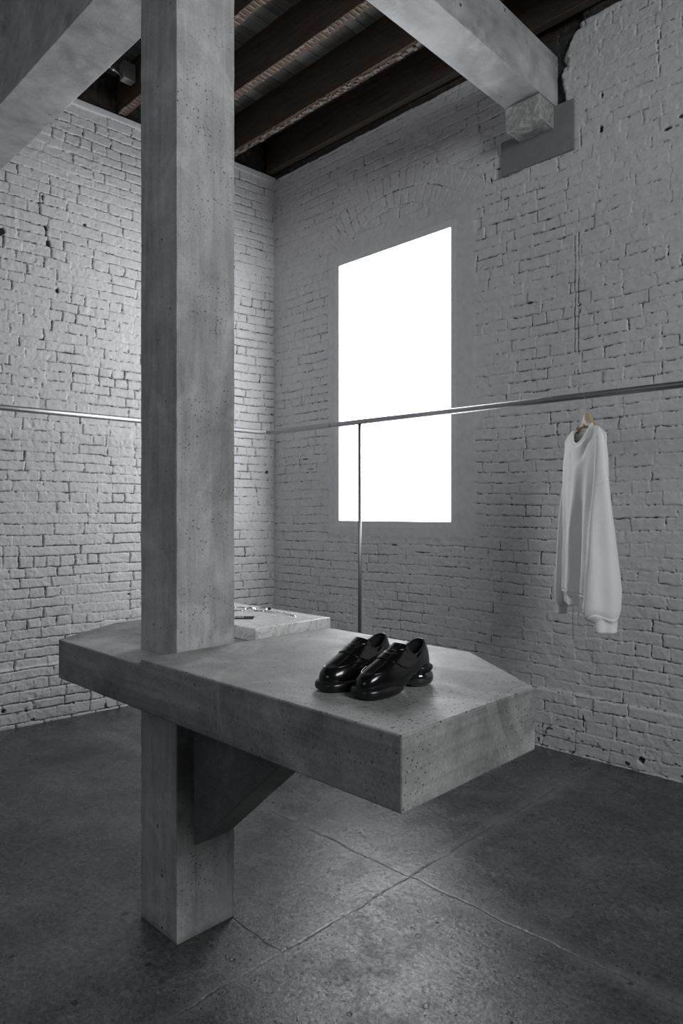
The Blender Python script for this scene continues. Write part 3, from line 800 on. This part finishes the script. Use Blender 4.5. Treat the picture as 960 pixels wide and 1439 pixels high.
def build_loafer(loc, rotz, side, label):
    root = empty('loafer', loc, rotz)
    tag(root, label, 'shoe', 'pair of black loafers on the table')
    f, outline, rim, z_welt = shoe_surface(side)
    nph, nt_ = 96, 26
    phs = [2 * pi * k / nph for k in range(nph)]
    P = np.array([[f(ph, t) for t in np.linspace(0, 1, nt_)] for ph in phs])
    o = link('upper', grid_mesh('upper', P, wrap_u=True), M_leather, root)
    s = o.modifiers.new('thick', 'SOLIDIFY'); s.thickness = 0.0026; s.offset = 0
    ss = o.modifiers.new('sub', 'SUBSURF'); ss.levels = 1; ss.render_levels = 1
    # lining and insole
    Q = []
    for ph in phs:
        r = Vector(rim(ph)); bx, by = outline(ph)
        row = []
        ctr = Vector((0.203, 0, 0.058))
        for t in np.linspace(0, 1, 10):
            wall = Vector((r.x * 0.985 + 0.203 * 0.015, r.y * 0.94, r.z - 0.002))
            low = Vector((r.x + (0.203 - r.x) * 0.02, r.y * 0.98, 0.062))
            if t < 0.6: p = wall.lerp(low, t / 0.6)
            else: p = low.lerp(ctr, (t - 0.6) / 0.4)
            row.append(p)
        Q.append(row)
    link('lining', grid_mesh('lining', np.array(Q), wrap_u=True), M_lining, root)
    # piping around the opening
    bm = bmesh.new(); add_tube(bm, [Vector(rim(ph)) for ph in phs], 0.0021, 8, closed=True); from_bm('topline_binding', bm, M_leather, root, True)
    bm = bmesh.new()
    ring = []
    for k in range(60, 133):
        ph = 2 * pi * (k % nph) / nph
    def Pn(ph, t, off):
        p = f(ph, t); a = f(ph + 0.02, t) - f(ph - 0.02, t); c = f(ph, min(t + .02, 1)) - f(ph, t - .02)
        n = a.cross(c).normalized()
        if n.z < 0 and cos(ph) > -0.2: n = -n
        return p + n * off
    # apron seam: raised ridge in a U from the saddle round the toe
    def apron_t(ph):
        return 0.37 + 0.24 * (abs(ph) / 1.45) ** 1.6
    pts = [Pn(ph, apron_t(ph), 0.0010) for ph in np.linspace(-1.42, 1.42, 60)]
    bm = bmesh.new(); add_tube(bm, pts, 0.0019, 8); from_bm('apron_seam', bm, M_leather, root, True)
    # saddle strap across the vamp
    def patch(name, ph0, ph1, t_lo, t_hi, off, thick, nu=40, nvv=8):
        G = np.array([[Pn(ph, t_lo(ph) + (t_hi(ph) - t_lo(ph)) * q, off) for q in np.linspace(0, 1, nvv)] for ph in np.linspace(ph0, ph1, nu)])
        o = link(name, grid_mesh(name, G), M_leather, root)
        s = o.modifiers.new('thick', 'SOLIDIFY'); s.thickness = thick; s.offset = 0
        b2 = o.modifiers.new('bev', 'BEVEL'); b2.width = 0.0006; b2.segments = 2; b2.limit_method = 'ANGLE'
        return o
    patch('saddle_strap', -1.62, 1.62, lambda p: 0.80 - 0.42 * (abs(p) / 1.62) ** 1.6 - 0.02, lambda p: 0.93 - 0.14 * (abs(p) / 1.62) ** 2, 0.0022, 0.0024)
    patch('strap_slot', -0.50, 0.50, lambda p: 0.855 - .01, lambda p: 0.875, 0.0034, 0.0012, 20, 4)
    # tongue lip standing above the rim
    G = []
    for ph in np.linspace(-0.95, 0.95, 30):
        r = Vector(rim(ph)); e = max(0, math.cos(ph / 0.95 * pi / 2)) ** 0.6
        base = f(ph, 0.93)
        tip = r + Vector((0.008 * e, 0, 0.007 * e))
        G.append([base + Vector((0, 0, 0.0016)), (base + r) / 2 + Vector((0, 0, 0.0025)), r + Vector((0, 0, 0.0022)), tip])
    o = link('tongue', grid_mesh('tongue', np.array(G)), M_leather, root)
    s = o.modifiers.new('thick', 'SOLIDIFY'); s.thickness = 0.0026; s.offset = 0
    s = o.modifiers.new('sub', 'SUBSURF'); s.levels = 1; s.render_levels = 2
    # underside closing cap (shank)
    R = []
    for ph in phs:
        x, y = outline(ph); z = z_welt(x)
        R.append([Vector((x, y, z + 0.001)), Vector((x + (0.14 - x) * 0.04, y * 0.93, z - 0.004)), Vector((x, y * 0.5, z - 0.006)), Vector((x, 0, z - 0.006))])
    link('shank', grid_mesh('shank', np.array(R), wrap_u=True), M_sole, root)
    # forefoot sole: fat inflated pill following the outline
    def blob(name, cx, plan, z0, z1, power, mat, levels=16):
        G = []
        for k in range(72):
            a = 2 * pi * k / 72
            row = []
            for q in range(levels + 1):
                th = -pi / 2 + pi * q / levels
                rr2 = abs(cos(th)) ** power; zz = (z0 + z1) / 2 + (z1 - z0) / 2 * (1 if th > 0 else -1) * abs(sin(th)) ** 0.8
                px_, py_ = plan(a)
                row.append(Vector((cx + (px_ - cx) * rr2, py_ * rr2, zz)))
            G.append(row)
        o = link(name, grid_mesh(name, np.array(G), wrap_u=True), mat, root)
        return o
    def plan_fore(a):
        c, s = cos(a), sin(a)
        x = 0.074 - 0.081 * (abs(c) ** 0.85) * (1 if c > 0 else -1)
        w = 0.0525 * (abs(s) ** 0.62) * (1 if s > 0 else -1)
        if c < 0: w *= 1 - 0.10 * abs(c)
        return x, w + side * 0.005
    blob('forefoot_sole', 0.074, plan_fore, 0.0, 0.032, 0.30, M_sole)
    def plan_heel(rx, ry, cx):
        return lambda a: (cx - rx * cos(a), ry * sin(a))
    blob('heel_ring', 0.240, plan_heel(0.043, 0.039, 0.240), 0.038, 0.058, 0.32, M_sole)
    blob('heel_pod', 0.235, plan_heel(0.048, 0.043, 0.235), 0.0, 0.043, 0.42, M_pod)
    # heel counter seam
    return root
# toes point towards -Y
build_loafer((-1.208, 1.302, ZH + 0.0005), radians(90), 1, 'right-hand black leather penny loafer on the table, nearer the camera, its glossy heel showing')
build_loafer((-1.338, 1.288, ZH + 0.0005), radians(90), -1, 'left-hand black leather penny loafer on the table, partly behind its mate')

# ------------------------------------------------------------------ jewellery and label card on the marble
M_silver = plain('polished_silver', (0.80, 0.80, 0.82), 0.15, 1.0)
nk = empty('silver_chain', (-2.48, 1.95, MZ))
tag(nk, 'silver chain necklace with two large open links lying on the marble slab', 'necklace')
def lk(p): return Vector((p[0] + 2.48, p[1] - 1.95, p[2] - MZ))
def big_link(cx, cy, L, Wd, ang, zt):
    pts = []
    for k in range(36):
        a = 2 * pi * k / 36; c, s = cos(a), sin(a)
        x = L * abs(c) ** 0.7 * (1 if c > 0 else -1); y = Wd * abs(s) ** 0.7 * (1 if s > 0 else -1)
        pts.append(lk((cx + x * cos(ang) - y * sin(ang), cy + x * sin(ang) + y * cos(ang), zt + 0.006 + 0.004 * s)))
    bm = bmesh.new(); add_tube(bm, pts, 0.0042, 10, closed=True); from_bm('large_link', bm, M_silver, nk, True)
A45 = radians(44.4)
big_link(-2.545, 1.925, 0.030, 0.022, A45, MZ); big_link(-2.462, 1.985, 0.026, 0.022, A45, MZ)
bm = bmesh.new(); add_tube(bm, [lk((-2.515, 1.948, MZ + .008)), lk((-2.50, 1.953, MZ + .012)), lk((-2.478, 1.963, MZ + .008))], 0.006, 10); from_bm('clasp', bm, M_silver, nk, True)
bm = bmesh.new(); add_tube(bm, [lk((-2.438, 2.012, MZ + .006)), lk((-2.432, 2.018, MZ + .014))], 0.007, 10); o = from_bm('bead', bm, M_cable, nk, True); o['label'] = 'small black bead'
pts = [(-2.44, 1.99), (-2.41, 1.985), (-2.385, 1.978), (-2.37, 1.99), (-2.345, 2.002), (-2.31, 1.998), (-2.28, 1.992), (-2.255, 1.990), (-2.232, 1.983), (-2.205, 1.966), (-2.190, 1.950), (-2.185, 1.93)]
dense = []
for a, c in zip(pts[:-1], pts[1:]):
    for k in range(3): dense.append((a[0] + (c[0]-a[0])*k/3, a[1] + (c[1]-a[1])*k/3))
for i, (px_, py_) in enumerate(dense):
    nx_ = dense[min(i+1, len(dense)-1)]; pv_ = dense[max(i-1, 0)]
    ang = math.atan2(nx_[1] - pv_[1], nx_[0] - pv_[0])
    q = []
    for k in range(12):
        a = 2 * pi * k / 12; x = 0.0062 * cos(a); y = 0.0036 * sin(a)
        yy, zz = (y, 0.0) if i % 2 == 0 else (0.0, y)
        q.append(lk((px_ + x * cos(ang) - yy * sin(ang), py_ + x * sin(ang) + yy * cos(ang), MZ + 0.0045 + zz)))
    bm = bmesh.new(); add_tube(bm, q, 0.0012, 6, closed=True); from_bm('small_link', bm, M_silver, nk, True)

card = empty('label_card', (-2.345, 1.805, MZ + 0.0008), A45)
tag(card, 'small black label strip with white letters on the marble slab by the column', 'label')
M_card = plain('black_card', (0.010, 0.010, 0.011), 0.85, 0, 0.15)
M_ink = plain('white_lettering', (0.75, 0.75, 0.75), 0.6)
bm = bmesh.new(); add_box(bm, -0.16, 0.038, -0.032, 0.032, 0, 0.002); o = from_bm('strip', bm, M_card, card); 
tc = bpy.data.curves.new('lettering', 'FONT'); tc.body = 'RMA'; tc.size = 0.026; tc.align_x = 'RIGHT'; tc.align_y = 'CENTER'; tc.extrude = 0.0002; tc.space_character = 1.1
to = bpy.data.objects.new('lettering_tmp', tc); COL.objects.link(to)
dg = bpy.context.evaluated_depsgraph_get(); tm = bpy.data.meshes.new_from_object(to.evaluated_get(dg))
bpy.data.objects.remove(to, do_unlink=True)
o = link('lettering', tm, M_ink, card, (-0.002, 0, 0.0024)); o.scale = (0.85, 1.9, 1)

# ------------------------------------------------------------------ hanger and sweatshirt
SH = Vector((-1.673, 3.594, 0))           # under the rail
# local x: shoulder axis towards the camera; local y: the shirt's front
sh_rot = math.atan2(-0.714, 0.700)
M_cotton, nt, b = new_mat('white_brushed_cotton'); N = NT(nt); co = N.coord()
wv = N.noise(co, 380, 3, 0.6); w2 = N.noise(co, 25, 4)
N.l(N.mix(1.0, (0.97, 0.965, 0.95), N.ramp(wv, [(0.3, 0.93), (0.7, 1.0)]), 'MULTIPLY'), b.inputs['Base Color'])
b.inputs['Roughness'].default_value = 0.95; b.inputs['Sheen Weight'].default_value = 0.3; b.inputs['Specular IOR Level'].default_value = 0.1
N.l(N.bump(w2, 0.3, 0.006, N.bump(wv, 0.3, 0.001)), b.inputs['Normal'])
M_rib, nt, b = new_mat('white_ribbed_cotton'); N = NT(nt); co = N.coord()
b.inputs['Base Color'].default_value = (0.95, 0.94, 0.925, 1); b.inputs['Roughness'].default_value = 0.95
wr = N.n('ShaderNodeTexWave'); wr.inputs['Scale'].default_value = 60; N.l(co, wr.inputs['Vector'])
N.l(N.bump(wr.outputs['Fac'], 0.35, 0.0015), b.inputs['Normal'])
M_wood = plain('pale_beech_wood', (0.52, 0.42, 0.29), 0.5, bump=(30, 0.1, 0.001))
M_wire = plain('light_metal_hook', (0.72, 0.71, 0.69), 0.3, 0.8)

hg = empty('clothes_hanger', (SH.x, SH.y, 0), sh_rot)
tag(hg, 'pale wooden hanger with a metal hook, hanging from the rail inside the sweatshirt', 'hanger')
G = []
for u in np.linspace(-1, 1, 41):
    au = abs(u); x = 0.215 * u
    zc = 2.000 - 0.105 * au ** 0.85; hh = 0.012 + 0.010 * (1 - au) + 0.028 * math.exp(-(x / 0.034) ** 4)
    yo = -0.012 * (1 - au ** 2) - 0.09 * x; th = 0.011 + 0.008 * au + 0.012 * math.exp(-(x / 0.05) ** 2)
    G.append([Vector((x, yo + th * cos(a), zc + hh * sin(a) * (1.0 if sin(a) > 0 else 0.7))) for a in np.linspace(0, 2 * pi, 20, endpoint=False)])
link('hanger_body', grid_mesh('hanger_body', np.array(G), wrap_v=True), M_wood, hg)
bm = bmesh.new(); zt = 2.045
pts = [(0, -0.02, zt - 0.02), (0, -0.020, zt + 0.02)]
for a in np.linspace(-1.25, 3.5, 22):
    pts.append((0.0185 * -cos(a + 0.0) * 0.7, -0.0 + 0.0185 * -cos(a) * 0.714 - 0.002, ZR + 0.0012 + 0.0185 * sin(a)))
pts = [(0, -0.02, zt - 0.02), (0, -0.018, zt + 0.015), (0.004, -0.008, zt + 0.03)] + [(0.0125 * cos(a), 0.0125 * cos(a), ZR + 0.0180 * sin(a)) for a in np.linspace(-0.9, 3.7, 24)]
add_tube(bm, pts, 0.0019, 8); from_bm('hook', bm, M_wire, hg, True)

shirt = empty('sweatshirt', (SH.x, SH.y, 0.9), sh_rot)
tag(shirt, 'white long-sleeved sweatshirt hanging on a wooden hanger from the right rail', 'sweatshirt')
S0 = 0.9
HW = 0.235
def shoulder_z(x):
    a = abs(x)
    return 1.985 - 0.055 * (a / 0.1) ** 1.0 * 0.5 if a < 0.1 else 1.9575 - 0.062 * ((a - 0.1) / 0.135) ** 1.6
NTH, NV = 120, 60
G = np.zeros((NTH, NV, 3))
hem = 1.062
for i in range(NTH):
    th = 2 * pi * i / NTH
    cx_, sy_ = cos(th), sin(th)
    front = sy_ > 0
    for j in range(NV):
        v = j / (NV - 1)
        xt = HW * 0.98 * (abs(cx_) ** 0.85) * (1 if cx_ > 0 else -1)
        zt_ = shoulder_z(xt)
        nx_ = abs(xt) / 0.098
        if nx_ < 1:
            drop = (1 - nx_ ** 2) ** 0.5
            zt_ = 1.957 - (0.098 if front else 0.018) * drop
        z = zt_ + (hem - zt_) * v ** 0.95
        hfrac = (1.96 - z) / (1.96 - hem)
        x = xt * (1 + 0.06 * hfrac) 
        x -= 0.05 * hfrac * 0
        T_ = 0.020 + 0.030 * sstep(0, 0.3, np.float64(hfrac)) + 0.008 * hfrac
        if nx_ >= 1: T_ *= 0.25 + 0.75 * sstep(0, 0.14, np.float64(v))
        else: T_ *= 0.7 + 0.3 * sstep(0, 0.14, np.float64(v))
        if front and nx_ < 1: T_ = max(T_, 0.044 * (1 - nx_ ** 2) ** 0.35)
        y = T_ * sy_ * 1.0
        f_amt = sstep(0.08, 0.8, np.float64(hfrac))
        y += f_amt * (0.016 * sin(x * 34 + 0.8 + 1.2 * hfrac) + 0.009 * sin(x * 61 - 1.0 + 3 * hfrac)) * (1 if x > 0 else 0.55) * (1 if front else 0.7)
        y += 0.012 * f_amt * (1 - (x / 0.25) ** 2) * (1 if front else 0.15)
        y += 0.010 * float(fbm(np.float64(x + 3), np.float64(z * 0.5 + (5 if front else 9)), 0.09, 900, 3)) * f_amt
        y += 0.006 - 0.12 * x * (1 if x > 0 else 1 - 1.0 * float(f_amt))
        G[i, j] = (x, y, z - S0 + 0.0)
body = link('torso', grid_mesh('torso', G, wrap_u=True), M_cotton, shirt)
sd = body.modifiers.new('thick', 'SOLIDIFY'); sd.thickness = 0.0035; sd.offset = -1
# hem band continues from the torso's last ring, drawn in
Hr = G[:, -1].copy(); rows = []
for q in np.linspace(0, 1, 8):
    R_ = Hr.copy(); R_[:, 2] -= 0.075 * q
    R_[:, 0] *= 1 - 0.05 * sstep(0, 0.5, q); R_[:, 1] = R_[:, 1] * (1 - 0.22 * sstep(0, 0.4, q)) + 0.004
    R_[:, 2] += 0.010 * np.sin(R_[:, 0] * 26 + 1.0) * q
    rows.append(R_)
hb = link('hem_band', grid_mesh('hem_band', np.stack(rows, 1), wrap_u=True), M_rib, shirt)
sd = hb.modifiers.new('thick', 'SOLIDIFY'); sd.thickness = 0.005; sd.offset = 0
# neck rib
ring = []
for th in np.linspace(0, 2 * pi, 60, endpoint=False):
    x = 0.094 * cos(th); front = sin(th) > 0; d = abs(sin(th))
    z = 1.957 - (0.098 if front else 0.018) * d
    y = 0.006 - 0.12 * x + (0.042 if front else -0.018) * d ** 0.7
    ring.append((x, y, z))
ring = np.array(ring); rows = []
for q in np.linspace(0, 1, 5):
    R_ = ring.copy(); R_[:, 0] *= 1 - 0.16 * q
    R_[:, 2] += np.where(np.sin(np.linspace(0, 2*pi, 60, endpoint=False)) > 0, 0.016, 0.016) * q
    R_[:, 1] *= 1 - 0.05 * q; R_[:, 2] -= S0
    rows.append(R_)
nk2 = link('neck_rib', grid_mesh('neck_rib', np.stack(rows, 1), wrap_u=True), M_rib, shirt)
sd = nk2.modifiers.new('thick', 'SOLIDIFY'); sd.thickness = 0.005; sd.offset = 0
# neck label inside
bm = bmesh.new(); add_box(bm, -0.018, 0.018, -0.016, -0.0145, 1.895 - S0, 1.925 - S0)
from_bm('neck_label', bm, M_card, shirt)

def sleeve(table, sgn, seed, cuff):
    """table rows: z, x centre, y left, y right edges as seen from the side, x half thickness"""
    tz = [r[0] for r in table]
    zs = np.linspace(tz[0], tz[-1], 60); G = np.zeros((60, 64, 3))
    for j, z in enumerate(zs):
        k = np.interp(-z, [-a for a in tz], range(len(tz)))
        xc, ya, yb, hx = [float(np.interp(k, range(len(tz)), [r[c] for r in table])) for c in (1, 2, 3, 4)]
        prog = (tz[0] - z) / (tz[0] - tz[-1])
        for i in range(64):
            a = 2 * pi * i / 64
            c, s = cos(a), sin(a)
            y = (ya + yb) / 2 + (yb - ya) / 2 * c
            x = xc + hx * s * (1 + 0.0)
            fd = sstep(0.05, 0.35, np.float64(prog)) * (1 - 0.35 * prog)
            x += sgn * fd * 0.010 * sin(y * 55 + seed + prog * 2.0) * abs(s) ** 0.5
            x += 0.007 * float(fbm(np.float64(y + seed), np.float64(z * 0.4), 0.08, 700 + int(seed), 3)) * fd
            bot = 0.012 * sin(a * 3 + seed) * prog ** 8
            G[j, i] = (x, y, z - S0 + bot)
    seam_ring = G[int(np.argmin(np.abs(zs - (tz[0] - 0.27))))].copy(); seam_ring[:, 2] -= 0.30 * (seam_ring[:, 1] - seam_ring[:, 1].mean())
    # close the top
    top = G[0].mean(0); cap = np.stack([G[0] * (1 - q) + top * q for q in (0.95, 0.6, 0.3)], 0); cap[:, :, 2] += np.array([0.012, 0.010, 0.006])[:, None]
    G = np.concatenate([cap, G], 0)
    o = link('sleeve', grid_mesh('sleeve', G, wrap_v=True), M_cotton, shirt)
    s_ = o.modifiers.new('sub', 'SUBSURF'); s_.levels = 1; s_.render_levels = 1
    bm = bmesh.new(); c0 = seam_ring.mean(0); add_tube(bm, [Vector(c0 + (p - c0) * 1.012) for p in seam_ring], 0.0016, 6, closed=True); from_bm('armhole_seam', bm, M_cotton, o, True)
    last = G[-1]; ctr = last.mean(0); rows = []
    (cy0, cy1, cz, cx) = cuff
    for q in np.linspace(0, 1, 10):
        e = float(sstep(0, 0.35, np.float64(q)))
        R_ = last.copy()
        tgt_c = (cy0 + cy1) / 2; tgt_h = (cy1 - cy0) / 2
        yc = ctr[1] + (tgt_c - ctr[1]) * e; ys = 1 + (abs(tgt_h) / (np.ptp(last[:, 1]) / 2) - 1) * (0.12 + 0.75 * e + 0.13 * q)
        R_[:, 1] = yc + (last[:, 1] - ctr[1]) * ys
        R_[:, 0] = ctr[0] + (last[:, 0] - ctr[0]) * (1 - 0.3 * e)
        R_[:, 2] = last[:, 2] * (1 - q) + (cz - S0) * q
        rows.append(R_)
    c_ = link('cuff', grid_mesh('cuff', np.stack(rows, 0), wrap_v=True), M_rib, o)
    s_ = c_.modifiers.new('thick', 'SOLIDIFY'); s_.thickness = 0.005; s_.offset = 0
    return o
# nearer sleeve (towards the camera) and farther sleeve
sleeve([(1.925, 0.205, 0.018, -0.006, 0.012), (1.895, 0.225, 0.030, -0.012, 0.026), (1.84, 0.243, 0.036, -0.016, 0.030), (1.68, 0.262, 0.048, -0.020, 0.032), (1.50, 0.270, 0.070, -0.037, 0.036),
        (1.28, 0.272, 0.086, -0.068, 0.040), (1.10, 0.270, 0.102, -0.088, 0.044), (1.00, 0.266, 0.108, -0.085, 0.046), (0.975, 0.262, 0.100, -0.080, 0.040)], 1, 1.3, (-0.063, 0.045, 0.892, 0.02))
sleeve([(1.905, -0.205, 0.020, -0.006, 0.012), (1.875, -0.225, 0.026, -0.012, 0.024), (1.82, -0.243, 0.030, -0.02, 0.028), (1.66, -0.258, 0.040, -0.025, 0.030), (1.45, -0.262, 0.064, -0.030, 0.034),
        (1.20, -0.262, 0.080, -0.03, 0.038), (1.05, -0.260, 0.088, -0.03, 0.040), (0.985, -0.258, 0.086, -0.02, 0.036)], -1, 4.1, (0.02, 0.068, 0.915, 0.02))

# the garment and hanger were laid out with the front on +y; turn it to face the room's left corner
for root in (hg, shirt):
    for ch in root.children_recursive:
        if ch.type != 'MESH': continue
        me = ch.data; n = len(me.vertices); a = np.empty(n * 3, np.float32)
        me.vertices.foreach_get('co', a); a[1::3] *= -1; me.vertices.foreach_set('co', a)
        me.flip_normals(); me.update()
